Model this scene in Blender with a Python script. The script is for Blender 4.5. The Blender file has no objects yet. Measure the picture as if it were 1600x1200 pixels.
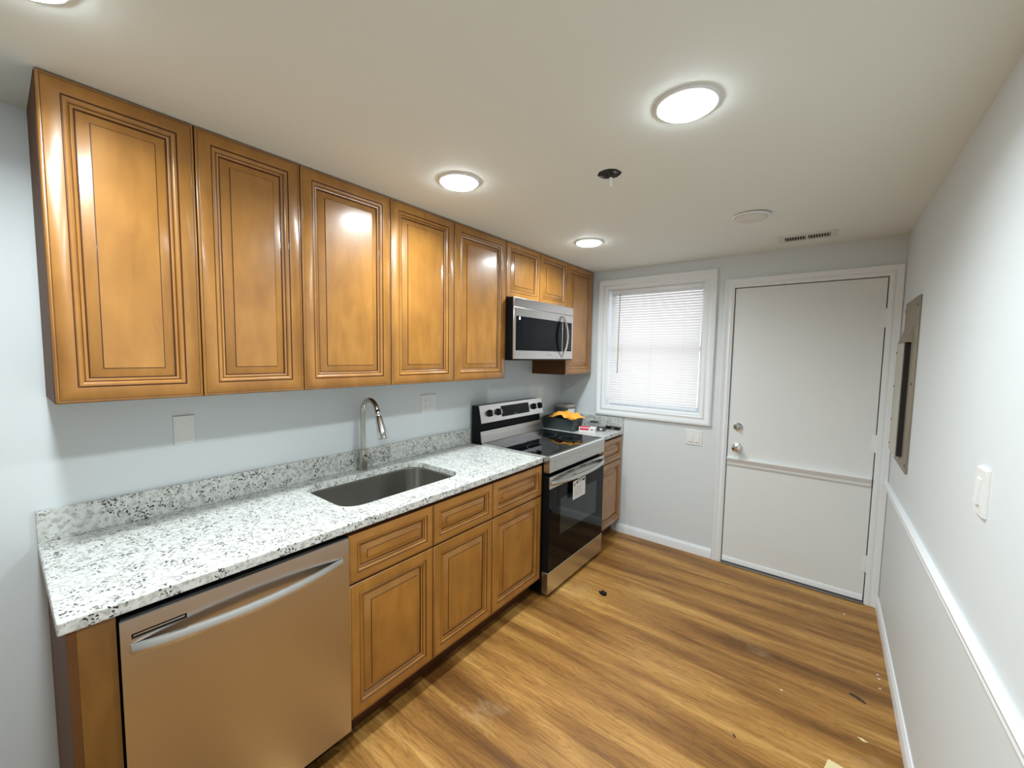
import bpy, bmesh, math, random
from mathutils import Vector, Matrix
random.seed(7)
PI = math.pi
scene = bpy.context.scene
COL = scene.collection

# ------------------------------------------------------------------ camera
cam_data = bpy.data.cameras.new('camera'); cam = bpy.data.objects.new('camera', cam_data)
COL.objects.link(cam); scene.camera = cam
cam_data.sensor_fit = 'HORIZONTAL'; cam_data.sensor_width = 36.0
cam_data.lens = 633.05 / 1600 * 36.0
cam_data.clip_start = 0.02; cam_data.clip_end = 200
yaw, pitch, roll = math.radians(38.0035), math.radians(-4.1669), math.radians(0.8661)
Fv = Vector((-math.sin(yaw)*math.cos(pitch), math.cos(yaw)*math.cos(pitch), math.sin(pitch)))
Rv = Fv.cross(Vector((0, 0, 1))).normalized(); Uv = Rv.cross(Fv)
R2 = Rv*math.cos(roll) + Uv*math.sin(roll); U2 = -Rv*math.sin(roll) + Uv*math.cos(roll)
mw = Matrix((R2, U2, -Fv)).transposed().to_4x4(); mw.translation = Vector((1.982, -0.2, 1.541))
cam.matrix_world = mw

# ------------------------------------------------------------------ world, exposure
world = bpy.data.worlds.new('world'); scene.world = world; world.use_nodes = True
bgn = world.node_tree.nodes['Background']
bgn.inputs['Color'].default_value = (0.86, 0.92, 1.0, 1); bgn.inputs['Strength'].default_value = 1.3
scene.view_settings.view_transform = 'Standard'; scene.view_settings.look = 'None'
scene.view_settings.gamma = 1.0; scene.view_settings.use_curve_mapping = False
scene.view_settings.exposure = 0.80
LAMP_WATTS = 5.8; LAMP_SPREAD = 158
LAMP_COLOR = (0.88, 0.965, 1.0)

# ------------------------------------------------------------------ dimensions
ZF = 0.022; H = 2.2655; W = 2.300; L = 3.083; YN = -2.3
CT = 0.914; SLAB = 0.032
YR = 1.8475; YR2 = 2.6095           # the range bay
UB = 1.3838; UD = 0.3253            # upper cabinets: bottom, depth
BF = 0.632; CD = 0.634

# ------------------------------------------------------------------ materials
def mat(name):
    m = bpy.data.materials.new(name); m.use_nodes = True
    return m, m.node_tree.nodes, m.node_tree.links, m.node_tree.nodes['Principled BSDF']
def plain(name, col, rough=0.5, metal=0.0, coat=0.0, bump=0.0, bscale=200, spec=None, var=0.0):
    m, n, l, b = mat(name)
    b.inputs['Base Color'].default_value = (*col, 1); b.inputs['Roughness'].default_value = rough
    b.inputs['Metallic'].default_value = metal; b.inputs['Coat Weight'].default_value = coat
    if spec is not None: b.inputs['Specular IOR Level'].default_value = spec
    tc = n.new('ShaderNodeTexCoord'); nz = n.new('ShaderNodeTexNoise')
    nz.inputs['Scale'].default_value = bscale; nz.inputs['Detail'].default_value = 3
    l.new(tc.outputs['Object'], nz.inputs['Vector'])
    if bump:
        bp = n.new('ShaderNodeBump'); bp.inputs['Strength'].default_value = bump; bp.inputs['Distance'].default_value = 0.002
        l.new(nz.outputs['Fac'], bp.inputs['Height']); l.new(bp.outputs['Normal'], b.inputs['Normal'])
    if var:
        n2 = n.new('ShaderNodeTexNoise'); n2.inputs['Scale'].default_value = 3; n2.inputs['Detail'].default_value = 4
        l.new(tc.outputs['Object'], n2.inputs['Vector'])
        mx = n.new('ShaderNodeMix'); mx.data_type = 'RGBA'
        mx.inputs['A'].default_value = (*[c*(1-var) for c in col], 1); mx.inputs['B'].default_value = (*[min(1, c*(1+var)) for c in col], 1)
        l.new(n2.outputs['Fac'], mx.inputs['Factor']); l.new(mx.outputs['Result'], b.inputs['Base Color'])
    return m

def ramp(n, stops, interp='LINEAR'):
    r = n.new('ShaderNodeValToRGB'); cr = r.color_ramp; cr.interpolation = interp
    while len(cr.elements) < len(stops): cr.elements.new(0.5)
    for e, (p, c) in zip(cr.elements, stops):
        e.position = p; e.color = (*c, 1) if len(c) == 3 else c
    return r

def maple(name, horizontal=False, k=1.0):
    m, n, l, b = mat(name)
    tc = n.new('ShaderNodeTexCoord'); oi = n.new('ShaderNodeObjectInfo')
    ad = n.new('ShaderNodeVectorMath'); ad.operation = 'MULTIPLY_ADD'
    cb = n.new('ShaderNodeCombineXYZ'); l.new(oi.outputs['Random'], cb.inputs[0]); l.new(oi.outputs['Random'], cb.inputs[1]); l.new(oi.outputs['Random'], cb.inputs[2])
    ad.inputs[1].default_value = (9, 17, 5)
    l.new(cb.outputs[0], ad.inputs[0]); l.new(tc.outputs['Object'], ad.inputs[2])
    mp = n.new('ShaderNodeMapping'); l.new(ad.outputs[0], mp.inputs['Vector'])
    mp.inputs['Scale'].default_value = (1, 0.25, 1) if horizontal else (1, 1, 0.25)
    nz = n.new('ShaderNodeTexNoise'); nz.inputs['Scale'].default_value = 22; nz.inputs['Detail'].default_value = 6; nz.inputs['Distortion'].default_value = 0.6
    l.new(mp.outputs[0], nz.inputs['Vector'])
    n2 = n.new('ShaderNodeTexNoise'); n2.inputs['Scale'].default_value = 5; n2.inputs['Detail'].default_value = 3
    l.new(ad.outputs[0], n2.inputs['Vector'])
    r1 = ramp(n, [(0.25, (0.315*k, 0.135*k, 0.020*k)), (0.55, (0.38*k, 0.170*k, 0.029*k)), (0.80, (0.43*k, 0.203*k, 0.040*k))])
    l.new(nz.outputs['Fac'], r1.inputs['Fac'])
    r2 = ramp(n, [(0.35, (0.86, 0.82, 0.78)), (0.65, (1.08, 1.07, 1.05))])
    l.new(n2.outputs['Fac'], r2.inputs['Fac'])
    mx = n.new('ShaderNodeMix'); mx.data_type = 'RGBA'; mx.blend_type = 'MULTIPLY'; mx.inputs['Factor'].default_value = 1
    l.new(r1.outputs[0], mx.inputs['A']); l.new(r2.outputs[0], mx.inputs['B'])
    l.new(mx.outputs['Result'], b.inputs['Base Color'])
    b.inputs['Roughness'].default_value = 0.38; b.inputs['Coat Weight'].default_value = 0.6; b.inputs['Coat Roughness'].default_value = 0.20
    return m

def granite(name):
    m, n, l, b = mat(name)
    tc = n.new('ShaderNodeTexCoord')
    def noise(s, d=3, off=0, rough=0.55):
        mp = n.new('ShaderNodeMapping'); mp.inputs['Location'].default_value = (off, off*1.7, off*0.6)
        l.new(tc.outputs['Object'], mp.inputs['Vector'])
        z = n.new('ShaderNodeTexNoise'); z.inputs['Scale'].default_value = s; z.inputs['Detail'].default_value = d; z.inputs['Roughness'].default_value = rough
        l.new(mp.outputs[0], z.inputs['Vector']); return z
    base = ramp(n, [(0.36, (0.42, 0.42, 0.38)), (0.44, (0.56, 0.57, 0.53)), (0.58, (0.69, 0.70, 0.68))])
    l.new(noise(60, 5).outputs['Fac'], base.inputs['Fac'])
    gray = ramp(n, [(0.60, (0, 0, 0)), (0.66, (1, 1, 1))]); l.new(noise(105, 4, 3.1).outputs['Fac'], gray.inputs['Fac'])
    m1 = n.new('ShaderNodeMix'); m1.data_type = 'RGBA'; m1.inputs['B'].default_value = (0.27, 0.28, 0.26, 1)
    l.new(gray.outputs[0], m1.inputs['Factor']); l.new(base.outputs[0], m1.inputs['A'])
    # dark specks: cells of a distorted voronoi picked at random
    dn = noise(60, 2, 7.7)
    vm = n.new('ShaderNodeVectorMath'); vm.operation = 'MULTIPLY_ADD'; vm.inputs[1].default_value = (0.016, 0.016, 0.016)
    l.new(dn.outputs['Color'], vm.inputs[0]); l.new(tc.outputs['Object'], vm.inputs[2])
    vo = n.new('ShaderNodeTexVoronoi'); vo.inputs['Scale'].default_value = 165
    l.new(vm.outputs[0], vo.inputs['Vector'])
    sp = n.new('ShaderNodeSeparateColor'); l.new(vo.outputs['Color'], sp.inputs[0])
    g1 = n.new('ShaderNodeMath'); g1.operation = 'GREATER_THAN'; g1.inputs[1].default_value = 0.72; l.new(sp.outputs[0], g1.inputs[0])
    cl = ramp(n, [(0.47, (0, 0, 0)), (0.53, (1, 1, 1))]); l.new(noise(17, 3, 12.3).outputs['Fac'], cl.inputs['Fac'])
    mu = n.new('ShaderNodeMath'); mu.operation = 'MULTIPLY'; l.new(g1.outputs[0], mu.inputs[0]); l.new(cl.outputs[0], mu.inputs[1])
    ds = ramp(n, [(0.45, (1, 1, 1)), (0.62, (0, 0, 0))]); l.new(vo.outputs['Distance'], ds.inputs['Fac'])
    m3 = n.new('ShaderNodeMath'); m3.operation = 'MULTIPLY'; l.new(mu.outputs[0], m3.inputs[0]); l.new(ds.outputs[0], m3.inputs[1])
    m2 = n.new('ShaderNodeMix'); m2.data_type = 'RGBA'; m2.inputs['B'].default_value = (0.022, 0.022, 0.022, 1)
    l.new(m3.outputs[0], m2.inputs['Factor']); l.new(m1.outputs['Result'], m2.inputs['A'])
    l.new(m2.outputs['Result'], b.inputs['Base Color'])
    b.inputs['Roughness'].default_value = 0.28
    return m

def floor_mat():
    m, n, l, b = mat('oak_plank_floor')
    tc = n.new('ShaderNodeTexCoord')
    def mapping(sc, loc=(0, 0, 0)):
        mp = n.new('ShaderNodeMapping'); mp.inputs['Scale'].default_value = sc; mp.inputs['Location'].default_value = loc
        l.new(tc.outputs['Object'], mp.inputs['Vector']); return mp
    # planks run across the room, 0.18 m wide
    br = n.new('ShaderNodeTexBrick'); l.new(mapping((1, 1, 1), (0.35, 0.11, 0)).outputs[0], br.inputs['Vector'])
    br.offset = 0.37; br.inputs['Scale'].default_value = 1.0; br.inputs['Brick Width'].default_value = 1.22; br.inputs['Row Height'].default_value = 0.18
    br.inputs['Mortar Size'].default_value = 0.0008; br.inputs['Mortar Smooth'].default_value = 0.3
    br.inputs['Color1'].default_value = (0, 0, 0, 1); br.inputs['Color2'].default_value = (1, 1, 1, 1); br.inputs['Mortar'].default_value = (0.5, 0.5, 0.5, 1)
    br2 = n.new('ShaderNodeTexBrick'); l.new(mapping((1, 1, 1), (40, 0.11, 0)).outputs[0], br2.inputs['Vector'])
    br2.offset = 0.0; br2.inputs['Scale'].default_value = 1.0; br2.inputs['Brick Width'].default_value = 100; br2.inputs['Row Height'].default_value = 0.18; br2.inputs['Mortar Size'].default_value = 0
    br2.inputs['Color1'].default_value = (0, 0, 0, 1); br2.inputs['Color2'].default_value = (1, 1, 1, 1)
    # offset per row so the figure breaks at the joints
    off = n.new('ShaderNodeVectorMath'); off.operation = 'MULTIPLY_ADD'; off.inputs[1].default_value = (2.3, 0.10, 0)
    l.new(br2.outputs['Color'], off.inputs[0]); l.new(tc.outputs['Object'], off.inputs[2])
    def mp2(sc):
        mp = n.new('ShaderNodeMapping'); mp.inputs['Scale'].default_value = sc; l.new(off.outputs[0], mp.inputs['Vector']); return mp
    warp = n.new('ShaderNodeTexNoise'); warp.inputs['Scale'].default_value = 2.6; warp.inputs['Detail'].default_value = 2
    l.new(mp2((1, 2.2, 1)).outputs[0], warp.inputs['Vector'])
    broad = n.new('ShaderNodeTexNoise'); broad.inputs['Scale'].default_value = 2.0; broad.inputs['Detail'].default_value = 5; broad.inputs['Distortion'].default_value = 0.4; broad.inputs['Roughness'].default_value = 0.5
    l.new(mp2((0.35, 3.4, 1)).outputs[0], broad.inputs['Vector'])
    # cathedral rings: sine of a stretched warped distance
    wv = n.new('ShaderNodeTexWave'); wv.wave_type = 'BANDS'; wv.bands_direction = 'Y'
    wv.inputs['Scale'].default_value = 9; wv.inputs['Distortion'].default_value = 24; wv.inputs['Detail'].default_value = 3; wv.inputs['Detail Scale'].default_value = 0.8; wv.inputs['Detail Roughness'].default_value = 0.55
    l.new(mp2((0.55, 1.6, 1)).outputs[0], wv.inputs['Vector'])
    fine = n.new('ShaderNodeTexNoise'); fine.inputs['Scale'].default_value = 22; fine.inputs['Detail'].default_value = 6; fine.inputs['Roughness'].default_value = 0.65
    l.new(mp2((0.35, 6, 1)).outputs[0], fine.inputs['Vector'])
    base = ramp(n, [(0.31, (0.145, 0.060, 0.013)), (0.44, (0.28, 0.130, 0.030)), (0.56, (0.42, 0.215, 0.055)), (0.70, (0.62, 0.37, 0.125))])
    l.new(broad.outputs['Fac'], base.inputs['Fac'])
    rw = ramp(n, [(0.0, (0.72, 0.66, 0.58)), (0.35, (1, 1, 1)), (1.0, (1.05, 1.05, 1.04))]); l.new(wv.outputs['Fac'], rw.inputs['Fac'])
    rf = ramp(n, [(0.34, (0.66, 0.60, 0.52)), (0.50, (1, 1, 1)), (0.68, (1.16, 1.15, 1.12))]); l.new(fine.outputs['Fac'], rf.inputs['Fac'])
    def mul(a, bb, f=1.0):
        x = n.new('ShaderNodeMix'); x.data_type = 'RGBA'; x.blend_type = 'MULTIPLY'; x.inputs['Factor'].default_value = f
        l.new(a, x.inputs['A']); l.new(bb, x.inputs['B']); return x.outputs['Result']
    c = mul(mul(base.outputs[0], rw.outputs[0], 0.5), rf.outputs[0], 0.9)
    hs = n.new('ShaderNodeHueSaturation'); l.new(c, hs.inputs['Color'])
    mr = n.new('ShaderNodeMapRange'); mr.inputs['To Min'].default_value = 0.96; mr.inputs['To Max'].default_value = 1.04
    sc = n.new('ShaderNodeSeparateColor'); l.new(br.outputs['Color'], sc.inputs[0]); l.new(sc.outputs[0], mr.inputs['Value']); l.new(mr.outputs[0], hs.inputs['Value'])
    # joints
    mj = n.new('ShaderNodeMix'); mj.data_type = 'RGBA'; mj.blend_type = 'MULTIPLY'; mj.inputs['B'].default_value = (0.78, 0.72, 0.66, 1)
    l.new(br.outputs['Fac'], mj.inputs['Factor']); l.new(hs.outputs[0], mj.inputs['A'])
    # dust smears
    du = n.new('ShaderNodeTexNoise'); du.inputs['Scale'].default_value = 2.3; du.inputs['Detail'].default_value = 8; du.inputs['Roughness'].default_value = 0.72
    l.new(mapping((1, 1.5, 1), (4.2, 1.3, 0)).outputs[0], du.inputs['Vector'])
    rd = ramp(n, [(0.60, (0, 0, 0)), (0.80, (0.35, 0.35, 0.35))]); l.new(du.outputs['Fac'], rd.inputs['Fac'])
    md = n.new('ShaderNodeMix'); md.data_type = 'RGBA'; md.inputs['B'].default_value = (0.62, 0.50, 0.30, 1)
    l.new(rd.outputs[0], md.inputs['Factor']); l.new(mj.outputs['Result'], md.inputs['A'])
    l.new(md.outputs['Result'], b.inputs['Base Color'])
    b.inputs['Roughness'].default_value = 0.42; b.inputs['Specular IOR Level'].default_value = 0.35
    bp = n.new('ShaderNodeBump'); bp.inputs['Strength'].default_value = 0.15; bp.inputs['Distance'].default_value = 0.001
    l.new(fine.outputs['Fac'], bp.inputs['Height']); l.new(bp.outputs['Normal'], b.inputs['Normal'])
    return m

def steel(name, col=(0.60, 0.59, 0.57), rough=0.27, aniso=0.6, brush=(1, 0.02, 1)):
    m, n, l, b = mat(name)
    b.inputs['Base Color'].default_value = (*col, 1); b.inputs['Metallic'].default_value = 1; b.inputs['Roughness'].default_value = rough
    tg = n.new('ShaderNodeTangent'); tg.direction_type = 'RADIAL'; tg.axis = 'Z'
    l.new(tg.outputs[0], b.inputs['Tangent']); b.inputs['Anisotropic'].default_value = aniso
    return m

def emit(name, col, s):
    m, n, l, b = mat(name); b.inputs['Base Color'].default_value = (0.9, 0.9, 0.88, 1)
    b.inputs['Emission Color'].default_value = (*col, 1); b.inputs['Emission Strength'].default_value = s
    return m

def slat_mat():
    m, n, l, b = mat('white_vinyl_slat')
    b.inputs['Base Color'].default_value = (0.86, 0.84, 0.83, 1); b.inputs['Roughness'].default_value = 0.45
    tr = n.new('ShaderNodeBsdfTranslucent'); tr.inputs['Color'].default_value = (0.90, 0.84, 0.82, 1)
    mx = n.new('ShaderNodeMixShader'); mx.inputs[0].default_value = 0.14
    out = n['Material Output']; l.new(b.outputs[0], mx.inputs[1]); l.new(tr.outputs[0], mx.inputs[2]); l.new(mx.outputs[0], out.inputs['Surface'])
    return m

def glass_mat(name, tint=(1, 1, 1), gloss=0.08):
    m, n, l, b = mat(name); n.remove(b)
    t = n.new('ShaderNodeBsdfTransparent'); t.inputs[0].default_value = (*tint, 1)
    g = n.new('ShaderNodeBsdfGlossy'); g.inputs['Roughness'].default_value = 0.02
    mx = n.new('ShaderNodeMixShader'); mx.inputs[0].default_value = gloss
    l.new(t.outputs[0], mx.inputs[1]); l.new(g.outputs[0], mx.inputs[2]); l.new(mx.outputs[0], n['Material Output'].inputs['Surface'])
    return m

MT = dict(
    wall=plain('grey_wall_paint', (0.72, 0.765, 0.78), 0.55, bump=0.06, bscale=350, spec=0.3),
    ceil=plain('ceiling_paint', (0.84, 0.875, 0.83), 0.7, bump=0.05, bscale=300, spec=0.2),
    trim=plain('white_trim_paint', (0.85, 0.88, 0.90), 0.35),
    door=plain('white_door_paint', (0.80, 0.82, 0.815), 0.45, bump=0.04, bscale=120),
    maple=maple('glazed_maple'), mapleh=maple('glazed_maple_horizontal', True), mapled=maple('darker_maple', False, 0.55),
    glaze_shade=plain('brown_glaze_and_gap_shade', (0.075, 0.022, 0.006), 0.4, coat=0.2),  # glaze lines on doors; also paints gap shade on face frames and toe kicks
    dark=plain('dark_recess_shade', (0.012, 0.010, 0.009), 0.7),  # near-black colour standing in for shade inside gaps and openings
    granite=granite('speckled_granite'), floor=floor_mat(),
    steel=steel('brushed_steel'), dwsteel=steel('dishwasher_steel', (0.56, 0.53, 0.50), 0.30, 0.75),
    sink=steel('sink_steel', (0.44, 0.43, 0.40), 0.22, 0.3), nickel=steel('brushed_nickel', (0.52, 0.50, 0.45), 0.24, 0.0),
    nickels=plain('satin_steel', (0.66, 0.66, 0.65), 0.25, 1.0),
    chrome=plain('chrome', (0.75, 0.75, 0.75), 0.10, 1.0),
    bglass=plain('black_glass', (0.002, 0.003, 0.004), 0.04, spec=0.12), cglass=plain('cooktop_glass', (0.003, 0.003, 0.004), 0.03, spec=0.30), bmetal=plain('black_enamel', (0.004, 0.005, 0.006), 0.35, spec=0.18),
    bplast=plain('black_plastic', (0.006, 0.006, 0.007), 0.35, spec=0.3), owin=plain('oven_window_glass', (0.018, 0.028, 0.030), 0.05, spec=0.35), side=plain('brown_side_laminate', (0.13, 0.055, 0.018), 0.6, spec=0.2, var=0.2),
    plate=plain('white_plate_plastic', (0.82, 0.82, 0.80), 0.3), plateb=plain('painted_plate', (0.66, 0.69, 0.70), 0.4),
    slat=slat_mat(), glass=glass_mat('window_glass'), lamp=emit('lamp_lens', LAMP_COLOR, 30.0),
    lensoff=plain('unlit_lens', (0.74, 0.73, 0.68), 0.4), tan=plain('worn_tan_metal', (0.30, 0.26, 0.20), 0.5, 0.3, var=0.35),
    beige=plain('beige_enamel', (0.50, 0.49, 0.42), 0.4, var=0.12), paper=plain('white_paper', (0.80, 0.79, 0.77), 0.7),
    ink=plain('black_ink', (0.03, 0.03, 0.03), 0.6), grey=plain('grey_plastic', (0.30, 0.31, 0.31), 0.4),
    orange=plain('orange_cloth', (1.0, 0.46, 0.055), 0.85, bump=0.3, bscale=90), tub=plain('dark_clear_plastic', (0.05, 0.065, 0.07), 0.2),
    tubl=plain('cloudy_plastic', (0.12, 0.125, 0.12), 0.25),
    lid=plain('grey_lid', (0.36, 0.34, 0.31), 0.5), red=plain('red_card', (0.66, 0.03, 0.07), 0.5), dgrey=plain('dark_grey_card', (0.06, 0.065, 0.075), 0.4),
    pine=plain('raw_pine', (0.78, 0.66, 0.36), 0.7, var=0.12), alu=plain('box_steel', (0.22, 0.21, 0.20), 0.5, 0.6),
    greyink=plain('grey_ink', (0.30, 0.30, 0.30), 0.5), smoke=glass_mat('smoked_plastic', (0.42, 0.48, 0.50), 0.06), tape=plain('clear_grey_tape', (0.40, 0.43, 0.44), 0.3),
)

# ------------------------------------------------------------------ mesh helpers
class MB:
    def __init__(s): s.v = []; s.f = []; s.m = []; s.sm = []
    def add(s, verts, faces, mi=0, smooth=False):
        o = len(s.v); s.v += [tuple(v) for v in verts]
        for f in faces: s.f.append(tuple(o+i for i in f)); s.m.append(mi); s.sm.append(smooth)
    def box(s, x0, x1, y0, y1, z0, z1, mi=0):
        v = [(x, y, z) for x in (x0, x1) for y in (y0, y1) for z in (z0, z1)]
        s.add(v, [(0, 1, 3, 2), (4, 6, 7, 5), (0, 4, 5, 1), (2, 3, 7, 6), (0, 2, 6, 4), (1, 5, 7, 3)], mi); return s
    def prism(s, pts, axis, a, b, mi=0, smooth=False):
        # pts 2-D polygon in the two other axes (cyclic order x,y,z without axis)
        def P(q, c):
            if axis == 'x': return (c, q[0], q[1])
            if axis == 'y': return (q[0], c, q[1])
            return (q[0], q[1], c)
        n = len(pts); v = [P(q, a) for q in pts] + [P(q, b) for q in pts]
        s.add(v, [(i, (i+1) % n, n+(i+1) % n, n+i) for i in range(n)], mi, smooth)
        s.add([P(q, a) for q in pts], [tuple(range(n))][::1], mi); s.add([P(q, b) for q in pts], [tuple(reversed(range(n)))], mi); return s
    def tube(s, path, rad, seg=16, mi=0, caps=True):
        path = [Vector(p) for p in path]; rads = rad if isinstance(rad, (list, tuple)) else [rad]*len(path)
        t0 = (path[1]-path[0]).normalized(); up = Vector((0, 0, 1)) if abs(t0.z) < 0.9 else Vector((0, 1, 0))
        nrm = t0.cross(up).normalized(); rings = []
        for i, p in enumerate(path):
            t = (path[min(i+1, len(path)-1)] - path[max(i-1, 0)]).normalized()
            nrm = (nrm - t*nrm.dot(t)).normalized(); bn = t.cross(nrm)
            rings.append([p + (nrm*math.cos(2*PI*k/seg) + bn*math.sin(2*PI*k/seg))*rads[i] for k in range(seg)])
        v = [q for r in rings for q in r]
        f = [(i*seg+k, i*seg+(k+1) % seg, (i+1)*seg+(k+1) % seg, (i+1)*seg+k) for i in range(len(path)-1) for k in range(seg)]
        s.add(v, f, mi, True)
        if caps:
            s.add(rings[0], [tuple(reversed(range(seg)))], mi); s.add(rings[-1], [tuple(range(seg))], mi)
        return s
    def lathe(s, c, axis, prof, seg=32, mi=0):
        # prof: (distance along axis, radius)
        a = Vector(axis).normalized(); up = Vector((0, 0, 1)) if abs(a.z) < 0.9 else Vector((1, 0, 0))
        u = a.cross(up).normalized(); w = a.cross(u); c = Vector(c); v = []
        for d, r in prof: v += [c + a*d + (u*math.cos(2*PI*k/seg)+w*math.sin(2*PI*k/seg))*max(r, 1e-5) for k in range(seg)]
        f = [(i*seg+k, i*seg+(k+1) % seg, (i+1)*seg+(k+1) % seg, (i+1)*seg+k) for i in range(len(prof)-1) for k in range(seg)]
        s.add(v, f, mi, True)
        if prof[0][1] > 1e-4: s.add(v[:seg], [tuple(range(seg))], mi)
        if prof[-1][1] > 1e-4: s.add(v[-seg:], [tuple(range(seg))], mi)
        return s
    def build(s, name, mats, parent=None, bevel=0.0, seg=2, fix=True):
        if not isinstance(mats, (list, tuple)): mats = [mats]
        base = parent['_o'] if parent is not None and '_o' in parent else (0, 0, 0)
        me = bpy.data.meshes.new(name)
        me.from_pydata([(v[0]-base[0], v[1]-base[1], v[2]-base[2]) for v in s.v], [], s.f)
        for m in mats: me.materials.append(m)
        for p, mi, sm in zip(me.polygons, s.m, s.sm): p.material_index = mi; p.use_smooth = sm
        if fix:
            bm = bmesh.new(); bm.from_mesh(me); bmesh.ops.remove_doubles(bm, verts=bm.verts, dist=1e-5)
            bmesh.ops.recalc_face_normals(bm, faces=bm.faces); bm.to_mesh(me); bm.free()
        try: me.set_sharp_from_angle(angle=math.radians(40))
        except Exception: pass
        o = bpy.data.objects.new(name, me); COL.objects.link(o)
        if parent is not None: o.parent = parent
        o['_o'] = tuple(base)
        if bevel:
            b = o.modifiers.new('bevel', 'BEVEL'); b.width = bevel; b.segments = seg; b.limit_method = 'ANGLE'; b.angle_limit = math.radians(40)
            b.harden_normals = False
        return o
def box(x0, x1, y0, y1, z0, z1): return MB().box(x0, x1, y0, y1, z0, z1)
def thing(name, label, cat, loc, group=None):
    o = bpy.data.objects.new(name, None); COL.objects.link(o); o.location = loc; o.empty_display_size = 0.05
    o['_o'] = tuple(loc); o['label'] = label; o['category'] = cat
    if group: o['group'] = group
    return o
def tag(o, label, cat, group=None):
    o['label'] = label; o['category'] = cat
    if group: o['group'] = group
    return o
def struct(o): o['kind'] = 'structure'; return o
def sthing(name, loc):
    o = bpy.data.objects.new(name, None); COL.objects.link(o); o.location = loc; o['_o'] = tuple(loc); o['kind'] = 'structure'
    o.empty_display_size = 0.05; return o
def rrect(x0, x1, y0, y1, r, n=8):
    pts = []
    for cx, cy, a in ((x1-r, y1-r, 0), (x0+r, y1-r, PI/2), (x0+r, y0+r, PI), (x1-r, y0+r, 1.5*PI)):
        pts += [(cx+r*math.cos(a+PI/2*k/n), cy+r*math.sin(a+PI/2*k/n)) for k in range(n+1)]
    return pts
def holed(outer, holes, z0, z1, name, m, parent=None, bevel=0.0):
    """horizontal slab with holes"""
    bm = bmesh.new(); edges = []; loops = []
    for lp in [outer]+holes:
        vs = [bm.verts.new((x, y, z1)) for x, y in lp]; loops.append(vs)
        edges += [bm.edges.new((vs[i], vs[(i+1) % len(vs)])) for i in range(len(vs))]
    r = bmesh.ops.triangle_fill(bm, use_beauty=True, use_dissolve=False, edges=edges)
    faces = [g for g in bm.faces]
    ex = bmesh.ops.extrude_face_region(bm, geom=faces)
    for g in ex['geom']:
        if isinstance(g, bmesh.types.BMVert): g.co.z = z0
    bmesh.ops.recalc_face_normals(bm, faces=bm.faces)
    me = bpy.data.meshes.new(name); bm.to_mesh(me); bm.free(); me.materials.append(m)
    o = bpy.data.objects.new(name, me); COL.objects.link(o); o['_o'] = (0, 0, 0)
    if bevel:
        b = o.modifiers.new('bevel', 'BEVEL'); b.width = bevel; b.segments = 2; b.limit_method = 'ANGLE'; b.angle_limit = math.radians(50)
    return o
def text_mesh(name, txt, size, matrix, m, parent, extrude=0.0002):
    cu = bpy.data.curves.new(name, 'FONT'); cu.body = txt; cu.size = size; cu.align_x = 'CENTER'; cu.align_y = 'CENTER'; cu.extrude = extrude
    tmp = bpy.data.objects.new('tmp', cu); COL.objects.link(tmp)
    bpy.context.view_layer.update()
    dg = bpy.context.evaluated_depsgraph_get(); me = bpy.data.meshes.new_from_object(tmp.evaluated_get(dg))
    bpy.data.objects.remove(tmp); me.transform(matrix)
    base = parent['_o']; me.transform(Matrix.Translation((-base[0], -base[1], -base[2])))
    me.materials.clear(); me.materials.append(m)
    o = bpy.data.objects.new(name, me); COL.objects.link(o); o.parent = parent; return o

# ------------------------------------------------------------------ room shell
FL = box(-0.1, W+0.1, YN-0.1, L+0.12, ZF-0.1, ZF).build('floor', MT['floor']); struct(FL)
WLm = box(-0.1, 0, YN-0.1, L+0.12, ZF, H).build('wall_left', MT['wall']); struct(WLm)
struct(box(W, W+0.1, YN-0.1, L+0.12, ZF, H).build('wall_right', MT['wall']))
struct(box(0, W, YN-0.1, YN, ZF, H).build('wall_near', MT['wall']))
WX0, WX1, WZ0, WZ1 = 0.455, 1.226, 1.112, 2.103       # window opening
DX0, DX1, DZ1 = 1.4235, 2.2330, 2.0365                 # door opening
far = MB()
far.box(0, WX0, L, L+0.12, ZF, H).box(WX1, DX0-0.002, L, L+0.12, ZF, H).box(WX0, WX1, L, L+0.12, ZF, WZ0).box(WX0, WX1, L, L+0.12, WZ1, H)
far.box(DX0-0.002, DX1+0.002, L, L+0.12, DZ1+0.002, H).box(DX1+0.002, W, L, L+0.12, ZF, H).box(DX0-0.002, DX1+0.002, L+0.075, L+0.12, ZF, DZ1+0.002)
struct(far.build('wall_far', MT['wall'], fix=False))
hole_c = (1.247, 1.352); hole_r = 0.047
ragged = [(hole_c[0]+(hole_r+0.003*random.uniform(-1, 1))*math.cos(2*PI*k/28), hole_c[1]+(hole_r+0.003*random.uniform(-1, 1))*math.sin(2*PI*k/28)) for k in range(28)]
struct(holed([(-0.1, YN-0.1), (W+0.1, YN-0.1), (W+0.1, L+0.12), (-0.1, L+0.12)], [ragged], H, H+0.03, 'ceiling', MT['ceil']))

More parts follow.
